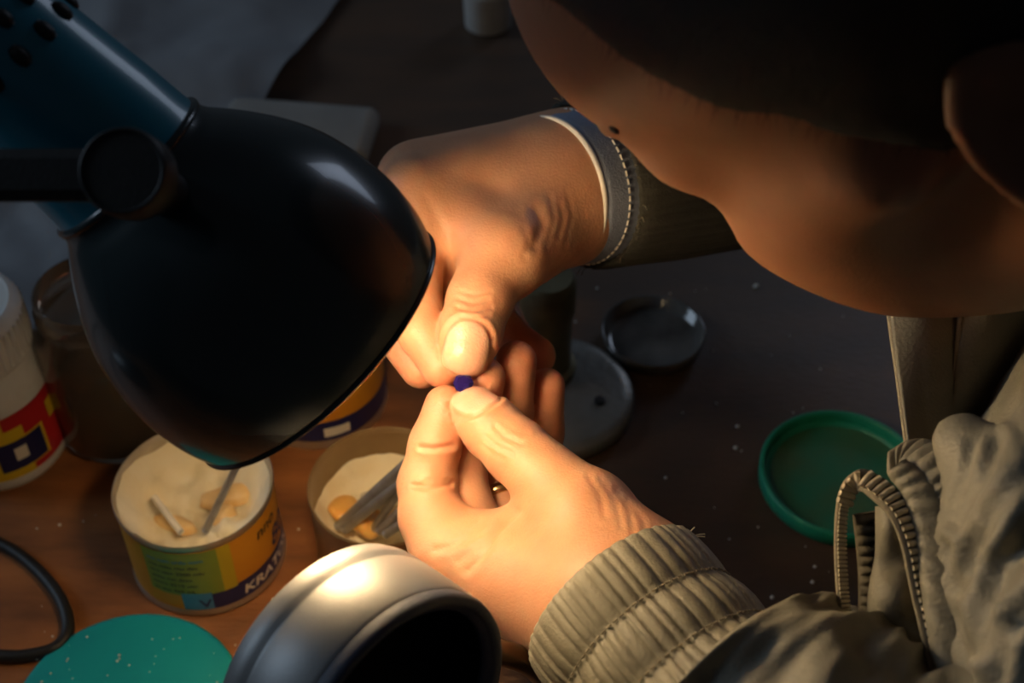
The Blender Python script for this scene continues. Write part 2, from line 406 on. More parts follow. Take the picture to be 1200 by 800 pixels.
def seg_dist(x, y, pl):
    d = np.full(len(x), 1e9)
    for (ax, ay), (bx, by) in zip(pl[:-1], pl[1:]):
        dx, dy = bx - ax, by - ay
        t = np.clip(((x - ax) * dx + (y - ay) * dy) / (dx * dx + dy * dy), 0, 1)
        d = np.minimum(d, np.hypot(x - ax - t * dx, y - ay - t * dy))
    return d
def finish_hand(H, h):
    fn = hand_fn(H)
    pts = np.array([P(*j[:3]) for js in H['fingers'] for j in js] + [P(*a) for a, b, _, _ in H['palm'] for a in (a, b)])
    V, F = surface_nets(fn, pts.min(0) - 0.03, pts.max(0) + 0.03, h)
    V = laplace(V, F, 3); N = vnormals(V, F)
    nail = np.zeros(len(V)); flush = np.zeros(len(V)); disp = np.zeros(len(V))
    for c, back, nv, r, la, lb, off in H['nails']:
        c = P(*c); t = nrm(c - P(*back)); n = CB @ np.array(nv); n = nrm(n - t * (n @ t)); s = np.cross(t, n)
        q = V - c; u = (q @ t) / MM - off; v = (q @ s) / MM; up = (q @ n) / MM
        rho = ((np.abs(u) / la) ** 2.6 + (np.abs(v) / lb) ** 2.6) ** (1 / 2.6)
        ok = (up > 0.5) & (np.abs(u) < 14) & (np.abs(v) < 12)
        m = np.where(ok, np.clip((1.02 - rho) / 0.12, 0, 1), 0)
        nail = np.maximum(nail, m)
        disp += np.where(ok, 0.00025 * m - 0.0005 * np.exp(-((rho - 1.08) / 0.09) ** 2) * (u < la * 0.75) + 0.00045 * np.exp(-((rho - 1.3) / 0.12) ** 2) * (u < la * 0.5), 0)
    for k, js in enumerate(H['fingers']):
        c = P(*js[-1][:3]); dd = np.linalg.norm(V - c, axis=1) / MM
        flush = np.maximum(flush, 0.55 * np.clip(1.6 - dd / 14, 0, 1) * (1 if k else 0.5))
    x, y, d = project(V); fac = (N @ -FWD) > 0.05
    fac &= (d < np.array([a[2] for js in H['fingers'][:2] for a in js]).max() + 0.012)
    for pl, wd, dp in CREASES:
        sd = seg_dist(x, y, pl)
        disp -= np.where(fac, dp * MM * np.exp(-(sd / wd) ** 2) - 0.3 * dp * MM * np.exp(-((sd - 2.4 * wd) / wd) ** 2), 0)
    V = V + N * disp[:, None]
    return V, F, nail, flush * (1 - nail)
lv, lf, ln, lfl = finish_hand(LH, 0.0007)
rv, rf_, rn, rfl = finish_hand(RH, 0.0007)
def body_fn(p):
    d = head_sdf(world_to_head(p)) * MM
    nb = head_to_world(np.array([[-62, 0, -150]]))[0]; sh_l = P(1560, 640, .44); sh_r = P(1460, 160, .60)
    ch = P(1740, 700, .60)
    t = s_cone(p, nb, ch, 0.06, 0.075)
    t = smin(t, s_cone(p, nb, sh_l, 0.05, 0.05), 0.04); t = smin(t, s_cone(p, nb, sh_r, 0.05, 0.05), 0.04)
    t = smin(t, s_cone(p, sh_l, P(1250, 1010, .375), 0.045, 0.036), 0.03); t = smin(t, s_cone(p, P(1250, 1010, .375), P(830, 830, .412), 0.036, 0.024), 0.01)
    t = smin(t, s_cone(p, sh_r, P(1010, 110, .70), 0.045, 0.036), 0.03); t = smin(t, s_cone(p, P(1010, 110, .70), P(760, 190, .605), 0.036, 0.023), 0.01)
    return smin(d, t, 0.03)
bp = np.array([P(1700, 1000, .44), P(1700, 300, .7), P(720, 160, .6), P(800, 900, .40), P(1250, 1080, .37), P(1150, -250, .40), P(1560, 560, .66), P(1300, -150, .30), P(700, -50, .5)])
bv, bf = surface_nets(body_fn, bp.min(0) - 0.06, bp.max(0) + 0.06, 0.003)
bv = laplace(bv, bf, 2)
bx, by, bd = project(bv); bn_ = vnormals(bv, bf)
mole = np.exp(-(((bx - 712) / 7) ** 2 + ((by - 152) / 6) ** 2) ** 2) * ((bn_ @ -FWD) > -0.3) * (bd < 0.5)
bv = bv + bn_ * (mole * 0.0012)[:, None]
V, F = join((bv, bf), (lv, lf), (rv, rf_))
M['skin'] = skin_material()
person = mesh('person', V, F, M['skin'], loc=P(1740, 700, .60))
tag(person, 'person in a khaki jacket leaning over and holding a tiny gem with both hands', 'person')
def attr(o, name, vals):
    a = o.data.attributes.new(name, 'FLOAT', 'POINT'); a.data.foreach_set('value', np.asarray(vals, np.float32))
zb = np.zeros(len(bv))
attr(person, 'nail', np.concatenate([zb, ln, rn])); attr(person, 'flush', np.concatenate([zb, lfl, rfl]))
attr(person, 'mole', np.concatenate([0 * mole, 0 * ln, 0 * rn])); attr(person, 'tan', np.concatenate([zb + 1, 0 * ln, 0 * rn]))

# short black hair: a thick cropped cap over the skull
M['hair'] = material('black_hair', (0.004, 0.0035, 0.0035), rough=0.7, var=(0.008, 0.007, 0.006), vscale=900, bump=1.0, bscale=1600)
def hair_fn(p):
    q = world_to_head(p); d = head_sdf(q, False)
    x, y, z = q[:, 0], np.abs(q[:, 1]), q[:, 2]
    xs = np.interp(z, [-60, 0, 20, 40, 55, 75, 90, 100], [-40, 2, 6, 14, 24, 30, 36, 46])
    line = smin(104 - z + 0.1 * y, np.maximum(x - xs, -12 - z), 14)
    line = np.minimum(line, np.maximum(x + 38, -70 - z))
    wob = 1.6 * np.sin(x * 0.21 + 1.0) * np.sin(z * 0.17) + 0.8 * np.sin(x * 0.9) * np.sin(z * 0.8)
    return smax(d - 4.0, (line + wob) * 0.5, 7.0) * MM
hc = head_to_world(np.array([[a, b, c] for a in (-115, 105) for b in (-90, 90) for c in (-70, 140)]))
hv, hf = surface_nets(hair_fn, hc.min(0), hc.max(0), 0.002)
hn = vnormals(hv, hf)
sel = np.random.default_rng(4).choice(len(hv), 9000, replace=False); rg = np.random.default_rng(6)
dr = head_to_world(np.array([[1.0, 0, -.6]]))[0] - head_to_world(np.array([[0.0, 0, 0]]))[0]; dr = nrm(dr)
b0 = hv[sel] - hn[sel] * .001; dv = dr + hn[sel] * rg.uniform(.25, .8, (len(sel), 1)) + rg.normal(0, .35, (len(sel), 3)); dv /= np.linalg.norm(dv, axis=1)[:, None]
sd_ = np.cross(dv, hn[sel]); sd_ /= np.linalg.norm(sd_, axis=1)[:, None] + 1e-9
blades = np.stack([b0 - sd_ * .00014, b0 + sd_ * .00014, b0 + dv * rg.uniform(.004, .008, (len(sel), 1))], 1).reshape(-1, 3)
hv2, hf2 = join((hv, hf), (blades, np.arange(len(blades)).reshape(-1, 3)))
tag(mesh('hair', hv2, hf2, M['hair'], person), 'short cropped black hair')
def hit_head(px, py):
    r = P(px, py, 1.0) - CAM; t = .2
    for _ in range(160): t += .5 * MM * head_sdf(world_to_head((CAM + r * t)[None]))[0]
    return CAM + r * t
mq = hit_head(719, 151); mn = nrm(mq - head_to_world(np.array([[10, 0, 30.0]]))[0])
mv, mf = lathe([(.0018 * math.cos(t), .0009 * math.sin(t)) for t in np.linspace(-1.57, 1.57, 10)], mq, mn, 20)
mesh('mole', mv, mf, material('dark_mole', (0.012, 0.007, 0.005), rough=0.6), person)

# ------------------------------------------------------------------ jacket
M['jacket'] = material('khaki_nylon', (0.195, 0.18, 0.137), rough=0.55, var=(0.24, 0.224, 0.174), vscale=40, bump=0.35, bscale=900)
M['jacket_dark'] = material('khaki_lining', (0.075, 0.065, 0.045), rough=0.7, var=(0.10, 0.085, 0.06), vscale=60, bump=0.3, bscale=900)
M['far_sleeve'] = material('dark_olive_wool', (0.030, 0.029, 0.024), rough=0.9, var=(0.04, 0.038, 0.03), vscale=90, bump=0.6, bscale=1200)  # jacket sleeve in shadow, its shade put into a darker cloth colour
M['zip'] = material('cream_zip', (0.58, 0.51, 0.38), rough=0.5, var=(0.64, 0.57, 0.43), vscale=200)
M['tape'] = material('khaki_tape', (0.27, 0.235, 0.17), rough=0.8, bump=0.5, bscale=1500)
M['blue_cuff'] = material('blue_grey_cotton', (0.19, 0.22, 0.30), rough=0.85, var=(0.22, 0.25, 0.33), vscale=80, bump=0.5, bscale=1600)
M['piping'] = material('white_piping', (0.75, 0.70, 0.62), rough=0.7)
def jacket_fn(p):
    d = s_cone(p, P(1465, 640, .42), P(1450, 900, .40), 0.072, 0.062)
    d = smin(d, s_cone(p, P(1400, 900, .40), P(1250, 1030, .375), 0.06, 0.05), 0.02)
    d = smin(d, s_cone(p, P(1445, 640, .42), P(1720, 520, .58), 0.072, 0.085), 0.05)
    d = smin(d, s_cone(p, P(1480, 480, .50), P(1760, 860, .62), 0.07, 0.10), 0.05)
    d = smin(d, s_cone(p, P(1460, 180, .60), P(1010, 110, .70), 0.06, 0.048), 0.03)
    d = smin(d, s_cone(p, P(1500, 260, .60), P(1720, 520, .58), 0.08, 0.09), 0.05)
    # soft folds of the front and upper sleeve
    for a, b, ra, rb, k in (((1124, 512, .400), (1146, 640, .394), .0045, .009, .008), ((1124, 512, .400), (1210, 600, .378), .0045, .013, .010), ((1240, 508, .385), (1192, 720, .378), .010, .012, .010),
                            ((1250, 700, .355), (1205, 830, .368), .012, .014, .010), ((1146, 640, .394), (1172, 850, .384), .009, .013, .010)):
        d = smin(d, s_cone(p, P(*a), P(*b), ra, rb), k)
    hd = head_sdf(world_to_head(p)) * MM
    d = smax(d, -(hd - 0.006), 0.01)
    nb = head_to_world(np.array([[-62, 0, -150]]))[0]; sh_l = P(1560, 640, .44); sh_r = P(1460, 160, .60); ch = P(1740, 700, .60)
    n2 = nb * .85 + ch * .15
    for a, b, ra, rb in ((n2, ch, .072, .088), (n2, sh_l, .066, .064), (n2, sh_r, .066, .064), (sh_l, P(1450, 900, .40), .064, .062)):
        d = smin(d, s_cone(p, a, b, ra, rb), 0.03)
    return d
jp = np.array([P(1080, 480, .42), P(1700, 1050, .38), P(1900, 600, .6), P(980, 60, .72), P(1600, 560, .74), P(1250, 1080, .37), P(1500, 120, .55), P(1100, 800, .33)])
jv, jf = surface_nets(jacket_fn, jp.min(0) - 0.05, jp.max(0) + 0.05, 0.0022)
jv = laplace(jv, jf, 2); jn = vnormals(jv, jf)
def fold(p, sc=1.0):
    v = Vector(p)
    a = noise.noise(Vector((v.x * 24, v.y * 9, v.z * 20 + 3))); b = noise.noise(Vector((v.x * 70 + 5, v.y * 30, v.z * 60)))
    return sc * (0.0045 * (.55 - 2 * abs(a)) + 0.0014 * (.5 - 2 * abs(b)))
jv = jv + jn * np.array([fold(p) for p in jv])[:, None]
jx, jy, jd = project(jv); jfac = (jn @ -FWD) > 0.0
for pl, wd, dp in (([(1230, 530), (1160, 600), (1128, 690)], 9, 2.6), ([(1230, 600), (1178, 655), (1150, 760)], 10, 2.8), ([(1172, 515), (1155, 560), (1126, 616)], 7, 2.0), ([(1230, 690), (1180, 740), (1160, 830)], 10, 3.0),
                   ([(1140, 520), (1134, 560), (1112, 610)], 6, 1.6), ([(1215, 560), (1195, 640), (1192, 740)], 8, 1.8), ([(1110, 640), (1122, 720), (1150, 830)], 7, 2.0)):
    sd = seg_dist(jx, jy, pl)
    jv = jv + jn * np.where(jfac, -.75 * dp * MM * np.exp(-(sd / wd) ** 2) + .5 * dp * MM * np.exp(-((sd - 2 * wd) / wd) ** 2), 0)[:, None]
jacket = mesh('jacket', jv, jf, M['jacket'], person)
tag(jacket, 'khaki nylon jacket hanging open')

def cuff_mesh(c0, ax, prof, pleat, n=260, seed=1, out=0.0):
    """prof: (s mm along axis, r mm, pleat amount)"""
    u, w_, a = frame(ax); V = []
    for k in range(n):
        th = 2 * math.pi * k / n
        pl = pleat(th)
        for s, r, amt in prof:
            rr = (r + amt * pl) * MM
            V.append(c0 + a * s * MM + rr * (math.cos(th) * u + math.sin(th) * w_))
    return np.array(V), grid_faces(n, len(prof), wrap_u=True)
rnd = random.Random(5)
ang = []; t = 0
while t < 2 * math.pi - 0.06:
    ang.append(t); t += rnd.uniform(0.07, 0.19)
ang = np.array(ang + [2 * math.pi]); amp = np.array([rnd.uniform(0.5, 1.2) for _ in ang])
def pleat(th):
    i = np.searchsorted(ang, th, side='right') - 1; i = min(i, len(ang) - 2)
    x = (th - ang[i]) / (ang[i + 1] - ang[i])
    return amp[i] * (math.sin(math.pi * x) ** 0.55 - 0.6)
CL = P(718, 702, .447); AL = P(812, 815, .424) - CL
prof = [(26, 28.2, .2), (14, 28.6, .5), (4, 29.2, .8), (0.8, 29.8, 1.0), (0, 30.6, 1.1), (0.8, 31.3, 1.2), (4, 31.6, 1.6), (9, 31.8, 1.9), (14, 31.7, 1.9), (18, 31.2, 1.5),
        (20, 30.6, 1.0), (22, 31.2, 1.5), (26, 32.2, 2.0), (31, 32.6, 2.1), (36, 32.2, 1.7), (38.5, 31.6, 1.1), (41, 32.4, 1.5), (45, 34.0, 1.9), (50, 35.5, 1.6)]
prof = [(s, r + 1.2, q) for s, r, q in prof]
cv, cf = cuff_mesh(CL, AL, prof, pleat, 420)
cuff = mesh('sleeve_cuff', cv, cf, M['jacket'], jacket); tag(cuff, 'gathered elastic sleeve cuff with stitched rows')
u_, w2_, a_ = frame(AL)
for s, r in ((20, 32.6), (38.5, 33.6)):
    parts = []
    for k in range(84):
        th = 2 * math.pi * k / 84; dth = 0.5 * 2 * math.pi / 84
        rr = (r + 0.6 * pleat(th)) * MM
        q = [CL + a_ * s * MM + rr * (math.cos(x) * u_ + math.sin(x) * w2_) for x in (th - dth * .7, th, th + dth * .7)]
        parts.append(sweep(q, 0.00035, n=4, m=5))
    v, f = join(*parts); tag(mesh('stitching', v, f, M['tape'], jacket), kind='stuff')
for k in range(5):
    b = P(803, 634, .447); e = b + cam_vec((rnd.uniform(-.4, 1), rnd.uniform(.2, .9), rnd.uniform(-.3, .5))) * rnd.uniform(.003, .007)
    v, f = sweep([b, (b + e) / 2 + np.array([0, 0, .0012]), e], 0.00022, n=8, m=5); mesh('loose_thread', v, f, M['zip'], jacket)
# forearm sleeve billowing out behind the cuff
def sl(s, th):
    p = Vector((math.cos(th) * 1.6 + 4, math.sin(th) * 1.6, s * 7))
    return (0.0055 * (1 - 2 * abs(noise.noise(p))) + 0.003 * noise.noise(p * 2.7)) * min(1, s * 6)
sv, sf = sweep([CL + a_ * .044, P(838, 850, .418), P(905, 915, .405), P(1010, 985, .39), P(1150, 1025, .38), P(1270, 1030, .375)], [.033, .048, .053, .052, .052, .052], n=110, m=120, fn=sl)
mesh('sleeve', sv, sf, M['jacket'], jacket)

# far sleeve: olive outer sleeve, blue-grey inner cuff with white piping
CR = P(648, 226, .553); AR = -(CB @ np.array([-.95 * .80, -.31 * .80, .60]))
prof = [(16, 27.6, 0), (4, 28.2, 0), (0.6, 28.8, 0), (0.4, 30.0, 0), (4, 30.5, 0), (10, 30.8, 0), (16, 31.2, 0), (24, 32.0, 0)]
v, f = cuff_mesh(CR, AR, prof, lambda th: 0, 96); tag(mesh('shirt_cuff', v, f, M['blue_cuff'], person), 'blue-grey shirt cuff with white piped edge')
ur, wr, ar = frame(AR)
ring_pts = [CR + 0.0294 * (math.cos(t) * ur + math.sin(t) * wr) for t in np.linspace(0, 2 * math.pi, 65)]
v, f = sweep(ring_pts, 0.0011, n=128, m=8, cap=False, resample=True); mesh('cuff_piping', v, f, M['piping'], person)
parts = []
for k in range(60):
    q = [CR + ar * .0115 + .0312 * (math.cos(x) * ur + math.sin(x) * wr) for x in (k / 60 * 6.283, k / 60 * 6.283 + .035, k / 60 * 6.283 + .07)]
    parts.append(sweep(q, 0.0004, n=4, m=5))
v, f = join(*parts); tag(mesh('cuff_stitching', v, f, M['piping'], person), kind='stuff')
prof = [(28, 30.5, 0), (17, 31.6, .6), (15, 32.6, 1), (16, 34.0, 1), (24, 35.5, 1.2), (34, 36.5, 1.0), (60, 40, 1.4), (95, 43, 1.8), (150, 46, 1)]
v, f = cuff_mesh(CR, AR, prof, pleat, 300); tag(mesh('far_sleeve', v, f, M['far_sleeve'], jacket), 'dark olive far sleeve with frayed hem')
for k in range(26):
    th = rnd.uniform(0, 6.28); b = CR + ar * .016 + .0335 * (math.cos(th) * ur + math.sin(th) * wr)
    e = b - ar * rnd.uniform(.001, .004) + .004 * rnd.uniform(.2, 1) * (math.cos(th) * ur + math.sin(th) * wr) + np.array([rnd.uniform(-1, 1), rnd.uniform(-1, 1), rnd.uniform(-1, 1)]) * .002
    v, f = sweep([b, (b + e) / 2 + np.array([0, 0, .0008]), e], 0.0002, n=6, m=4); mesh('frayed_thread', v, f, M['tape'], jacket)

# collar panels
def panel(name, tl, tr, bl, br, thick, fn, mat, n=40, m=28):
    tl, tr, bl, br = (P(*q) for q in (tl, tr, bl, br)); V = []
    nn = nrm(np.cross(tr - tl, bl - tl)); nn = nn if nn @ -FWD > 0 else -nn
    for side in (1, -1):
        for i in range(n):
            for j in range(m):
                a, b = i / (n - 1), j / (m - 1)
                q = (tl * (1 - b) + tr * b) * (1 - a) + (bl * (1 - b) + br * b) * a
                V.append(q + nn * (fn(a, b) + side * thick / 2))
    F = grid_faces(n, m) ; k = n * m
    F += [[c + k for c in q][::-1] for q in grid_faces(n, m)]
    def edge(idx):
        for a, b in zip(idx[:-1], idx[1:]): F.append([a, b, b + k, a + k])
    edge([j for j in range(m)]); edge([i * m + m - 1 for i in range(n)]); edge([(n - 1) * m + j for j in range(m)][::-1]); edge([i * m for i in range(n)][::-1])
    return mesh(name, V, F, mat, jacket)
panel('collar_lapel', (1038, 335, .446), (1128, 335, .448), (1067, 556, .418), (1112, 540, .440), .0022, lambda a, b: .004 * math.sin(b * 3.1) + .006 * max(0, a - .25) * abs(b - .35) * 2 - .002 * a, M['jacket'])
panel('collar_facing', (1128, 335, .446), (1290, 335, .452), (1098, 545, .440), (1175, 470, .455), .002, lambda a, b: .004 * math.sin(b * 5 + a * 2), M['jacket'])
ev, ef = sweep([P(1038, 335, .446), P(1045, 390, .4392), P(1053, 446, .432), P(1060, 500, .4250), P(1067, 556, .418)], .0009, n=80, m=8); mesh('collar_edge', ev, ef, M['tape'], jacket)
panel('collar_seam', (1126, 335, .444), (1131, 335, .444), (1104, 548, .436), (1109, 548, .436), .0016, lambda a, b: 0, M['tape'], 20, 4)

# open zip loop at the jacket front
vw = -FWD
def zpts(l): return [P(*q) for q in l]
pa = zpts([(1006, 840, .398), (996, 770, .402), (986, 690, .405), (984, 620, .408), (990, 578, .410), (1006, 562, .408), (1028, 572, .404), (1052, 596, .400), (1068, 632, .397), (1080, 690, .394), (1096, 760, .390), (1112, 840, .386)])
zr = nrm(vw + RGT * 0.6 - UPV * 0.1)
v, f = ribbon(pa, [.0036, .0036, .0036, .0036, .0042, .0060, .0080, .0086, .0086, .0084, .008, .008], .0016, zr, 160); mesh('zip_tape', v, f, M['tape'], jacket)
cc = catmull(pa, 1200); sd = np.r_[0, np.cumsum(np.linalg.norm(np.diff(cc, axis=0), axis=1))]
parts = []; s = 0.001
while s < sd[-1] - .001:
    i = min(np.searchsorted(sd, s), len(cc) - 2); tg = nrm(cc[i + 1] - cc[i]); sdv = nrm(np.cross(tg, zr)); nn = np.cross(sdv, tg)
    big = 1.0 if s < sd[-1] * .42 else 1.8
    c = cc[i] + nn * .0009
    hw = .0016 * big
    parts.append(sweep([c - sdv * hw, c + nn * .0005, c + sdv * hw], .00052 * big, n=5, m=6)); s += .00125 * big
v, f = join(*parts); tag(mesh('zip_teeth', v, f, M['zip'], jacket), 'cream zip teeth in a curling row', kind='stuff')
def ribs(per, a): return lambda s, x: a * abs(math.sin(s * per)) * (1 - (2 * x) ** 4)
v, f = ribbon(zpts([(1018, 600, .412), (1024, 660, .412), (1026, 720, .411), (1018, 790, .410), (1010, 850, .409)]), [.010, .010, .011, .012, .013], .003, nrm(vw + RGT * .3), 200, ribs(62, .0022)); mesh('ribbed_band', v, f, M['jacket_dark'], jacket)
v, f = ribbon(zpts([(1040, 592, .406), (1046, 650, .404), (1046, 700, .402), (1052, 760, .400), (1060, 850, .396)]), [.007, .010, .014, .017, .020], .005, nrm(vw - RGT * .25), 120, lambda s, x: .003 * math.sin(s * 16) * (1 - 4 * x * x) + .003 * (1 - 4 * x * x)); mesh('front_fold', v, f, M['jacket'], jacket)
v, f = ribbon(zpts([(1052, 548, .405), (1080, 580, .400), (1098, 640, .395), (1108, 720, .388), (1130, 850, .380)]), [.007, .010, .012, .011, .011], .006, nrm(vw - RGT * .3 + UPV * .1), 220, lambda s, x: .0014 * abs(math.sin(s * 34 + x * 3)) * (1 - 4 * x * x)); mesh('gathered_hem', v, f, M['jacket'], jacket)
v, f = ribbon(zpts([(1050, 548, .420), (1075, 545, .415), (1100, 552, .405), (1122, 580, .400)]), [.010, .016, .018, .018], .010, nrm(vw + UPV * .4), 90, lambda s, x: .002 * abs(math.sin(s * 26)) * (1 - 4 * x * x)); mesh('waist_gather', v, f, M['jacket'], jacket)
# ------------------------------------------------------------------ gemstone and ring
M['gem'] = material('violet_gem', (0.022, 0.012, 0.13), rough=0.05, trans=0.4, ior=1.76)
gc = P(543, 449, .493); gu, gw, ga = frame(nrm(-FWD + .3 * UPV))
prof = [(0.0, -.0022), (.0022, -.0009), (.0036, 0), (.0036, .0004), (.0024, .0014), (0.0, .0014)]
gv, gf = lathe(prof, gc, ga, 8)
tag(mesh('gemstone', gv, gf, M['gem'], smooth=False), 'tiny violet faceted gem pinched between the fingertips', 'gemstone')
M['gold'] = material('worn_gold', (0.75, 0.55, 0.28), rough=0.22, metal=1)
a0 = P(608, 645, .508); b0 = P(578, 556, .522); rc = a0 * .30 + b0 * .70; rax = nrm(b0 - a0)
v, f = lathe([(.0092, -.0022), (.0101, -.0019), (.0105, 0), (.0101, .0019), (.0092, .0022), (.0090, 0), (.0092, -.0022)], rc, rax, 48)
tag(mesh('finger_ring', v, f, M['gold']), 'thin gold ring on the ring finger of the near hand', 'ring')

# ------------------------------------------------------------------ desk lamp
M['lamp'] = material('dark_green_enamel', (0.018, 0.030, 0.032), rough=0.26, coat=0.4, var=(0.021, 0.034, 0.037), vscale=30)
M['lamp_neck'] = material('teal_enamel', (0.010, 0.22, 0.33), rough=0.32, coat=0.4, var=(0.012, 0.24, 0.36), vscale=30)  # teal brightened in the colour to stand for daylight on the neck
M['white_in'] = material('white_reflector', (0.85, 0.83, 0.78), rough=0.4)
M['black'] = material('black_plastic', (0.012, 0.012, 0.012), rough=0.5, var=(0.018, 0.017, 0.016), vscale=200, bump=0.1, bscale=900)
M['bulb'] = material('lit_bulb', (1, .9, .7), rough=.3, emit=((1.0, .72, .40), 47.0))
LC = P(368, 401, 0.422); LAX = CB @ nrm([0.63, -0.65, -0.43])      # rim centre and the way the shade points
lamp_base = np.array([-0.46, 0.20, TZ])
lamp = empty('desk_lamp', lamp_base, 'dark teal enamel desk lamp with bell shade shining on the hands', 'lamp')
K = 0.422 / FPX                                       # metres per pixel at the rim
back = -LAX
prof = [(182, 0), (186, 6), (194, 30), (199, 60), (200, 90), (196, 125), (187, 160), (171, 193), (151, 222), (131, 246), (116, 262), (110, 274), (107, 285), (104, 330), (99, 380), (94, 430), (91, 465), (86, 485), (74, 500), (50, 508), (0, 510)]
c = catmull(np.array([(a, b, 0) for a, b in prof]), 110)[:, :2]
PER = 0.00028
def lprof(c, off=0): return [(max(0, (r - off)) * K * (1 - PER * h), h * K * 1.06) for r, h in c]
outer = lprof(c); inner = lprof(catmull(np.array([(178, 1, 0), (182, 8, 0), (190, 32, 0), (195, 62, 0), (196, 90, 0), (192, 124, 0), (183, 158, 0), (167, 190, 0), (147, 218, 0), (127, 242, 0), (110, 260, 0), (60, 268, 0), (0.01, 268, 0)]), 60)[:, :2])
cut = next(i for i, q in enumerate(c) if q[1] > 276)
v, f = lathe(outer[:cut + 1], LC, back, 128); shade = mesh('shade', v, f, M['lamp'], lamp, sharp=60)
v, f = lathe(outer[cut:], LC, back, 96); tag(mesh('neck', v, f, M['lamp_neck'], lamp, sharp=60), 'teal enamel neck with vent slots')
v, f = lathe(inner, LC, back, 96); mesh('reflector', v, [q[::-1] for q in f], M['white_in'], lamp)
v, f = lathe([(outer[0][0] + .0002, .0002), (outer[0][0] + .0011, -.0006), (outer[0][0], -.0014), (inner[0][0], -.0012), (inner[0][0] - .0010, .0004), (inner[0][0] - .0004, .0012)], LC, back, 128); mesh('shade_rim', v, f, M['lamp'], lamp)
# collar seam between bell and neck, vent slots near the cap
lu, lw, la = frame(back)
def on_lamp(th, h, off=0.0):
    r = np.interp(h, [q[1] for q in c], [q[0] for q in c]) * K * (1 - PER * h) + off
    return LC + back * h * K * 1.06 + r * (math.cos(th) * lu + math.sin(th) * lw)
v, f = lathe([(np.interp(276, c[:, 1], c[:, 0]) * K * (1 - PER * 276) + o, (276 + h) * K * 1.06) for o, h in ((-.0004, -5), (.0008, -3), (.0010, 0), (.0008, 3), (-.0004, 5))], LC, back, 96); mesh('collar_seam', v, f, M['lamp'], lamp)
for k in range(14):
    th = 2 * math.pi * k / 14
    for h0, h1 in ((418, 440), (452, 472)):
        q = [on_lamp(th + (h0 > 445) * .2, h, -.0004) for h in np.linspace(h0, h1, 5)]
        v, f = sweep(q, [.0012, .0021, .0023, .0021, .0012], n=9, m=8); mesh('vent_slot', v, f, M['black'], lamp)
# bulb and socket
BC = LC + back * (14 * K)
v, f = lathe([(0.0001, -.0185), (.009, -.0172), (.0155, -.0102), (.0170, 0), (.0155, .011), (.0125, .022), (.011, .032), (.011, .046)], BC, back, 48); bulb = mesh('bulb', v, f, M['bulb'], lamp)
v, f = lathe([(.0, .040), (.0150, .040), (.0155, .060), (.0, .060)], BC, back, 40); mesh('socket', v, f, M['black'], lamp, sharp=40)
# pivot disc and arm on the viewer's side of the neck
piv = P(149, 203, 0.422 - .088); toc = nrm(-FWD * .96 - LAX * .06)
v, f = lathe([(0, .0), (.0098, .0), (.0104, -.0008), (.0107, -.002), (.0107, -.010), (.0098, -.012), (0, -.012)], piv + toc * .004, toc, 64); disc = mesh('pivot_cap', v, f, M['black'], lamp, sharp=35)
v, f = lathe([(.0090, -.001), (.0094, .0006), (.0101, .0006), (.0104, -.001)], piv + toc * .004, toc, 64); mesh('pivot_ring', v, f, M['black'], disc)
v, f = sweep([piv - toc * .004, piv - toc * .05], .006, n=6, m=24); mesh('pivot_pin', v, f, M['black'], lamp)
arm_a = piv - toc * .003; arm_b = P(-330, 206, 0.422 - .080)
v, f = ribbon([arm_a, (arm_a + arm_b) / 2, arm_b], [.0125, .0125, .0125], .006, -FWD, 20); mesh('arm', v, f, M['black'], lamp, smooth=False)
elbow = arm_b
v, f = lathe([(0, -.012), (.012, -.012), (.013, -.010), (.013, .010), (.012, .012), (0, .012)], elbow, -FWD, 40); mesh('elbow_joint', v, f, M['black'], lamp, sharp=40)
v, f = sweep([elbow, (elbow + lamp_base) / 2, lamp_base + [0, 0, .02]], .007, n=10, m=20); mesh('pole', v, f, M['black'], lamp)
v, f = lathe([(0, .0), (.085, 0), (.087, .003), (.085, .012), (.07, .018), (.02, .024), (0, .025)], lamp_base, (0, 0, 1), 64); mesh('base', v, f, M['lamp'], lamp, sharp=40)

# ------------------------------------------------------------------ magnifier cup in front
M['bronze'] = material('dark_bronze', (0.16, 0.10, 0.055), rough=0.3, metal=0.8)
M['satin'] = material('satin_aluminium', (0.27, 0.265, 0.26), rough=0.45, metal=0.5, bump=0.05, bscale=1200)
M['navy'] = material('dark_navy_plastic', (0.045, 0.052, 0.080), rough=0.55, var=(0.06, 0.066, 0.095), vscale=120, bump=0.2, bscale=600)
GC = P(*(472, 847, 0.385)); GAX = CB @ nrm([0.72, -0.36, 0.58])
mag_base = PT(738, 900)
mag = empty('stand_magnifier', mag_base, 'satin silver magnifier cup with black inside in the foreground', 'magnifier')
R0 = 0.0392
v, f = lathe([(r_ * R0, h_ * 1.2) for r_, h_ in ((.985, -.0035), (1.0, -.0045), (1.003, -.012), (1.004, -.0185), (.99, -.0195), (.99, -.0205), (1.004, -.0215), (.998, -.0245), (.975, -.027), (.88, -.028), (0, -.028))], GC, GAX, 128)
band = mesh('barrel', v, f, M['satin'], mag, sharp=38)
v, f = lathe([(R0 * .985, -.004), (R0 * .995, -.001), (R0 * .975, .0010), (R0 * .93, .0010), (R0 * .905, .0002), (R0 * .895, -.0010), (R0 * .86, -.0012), (R0 * .85, -.003)], GC, GAX, 128); mesh('rim_ring', v, f, M['navy'], mag)
v, f = lathe([(R0 * .852, -.0025), (R0 * .83, -.016), (R0 * .70, -.022), (R0 * .35, -.0235), (0, -.024)], GC, GAX, 96); mesh('inner_cup', v, f, material('matt_black_lining', (0.006, 0.006, 0.007), rough=0.9, spec=0.1), mag)
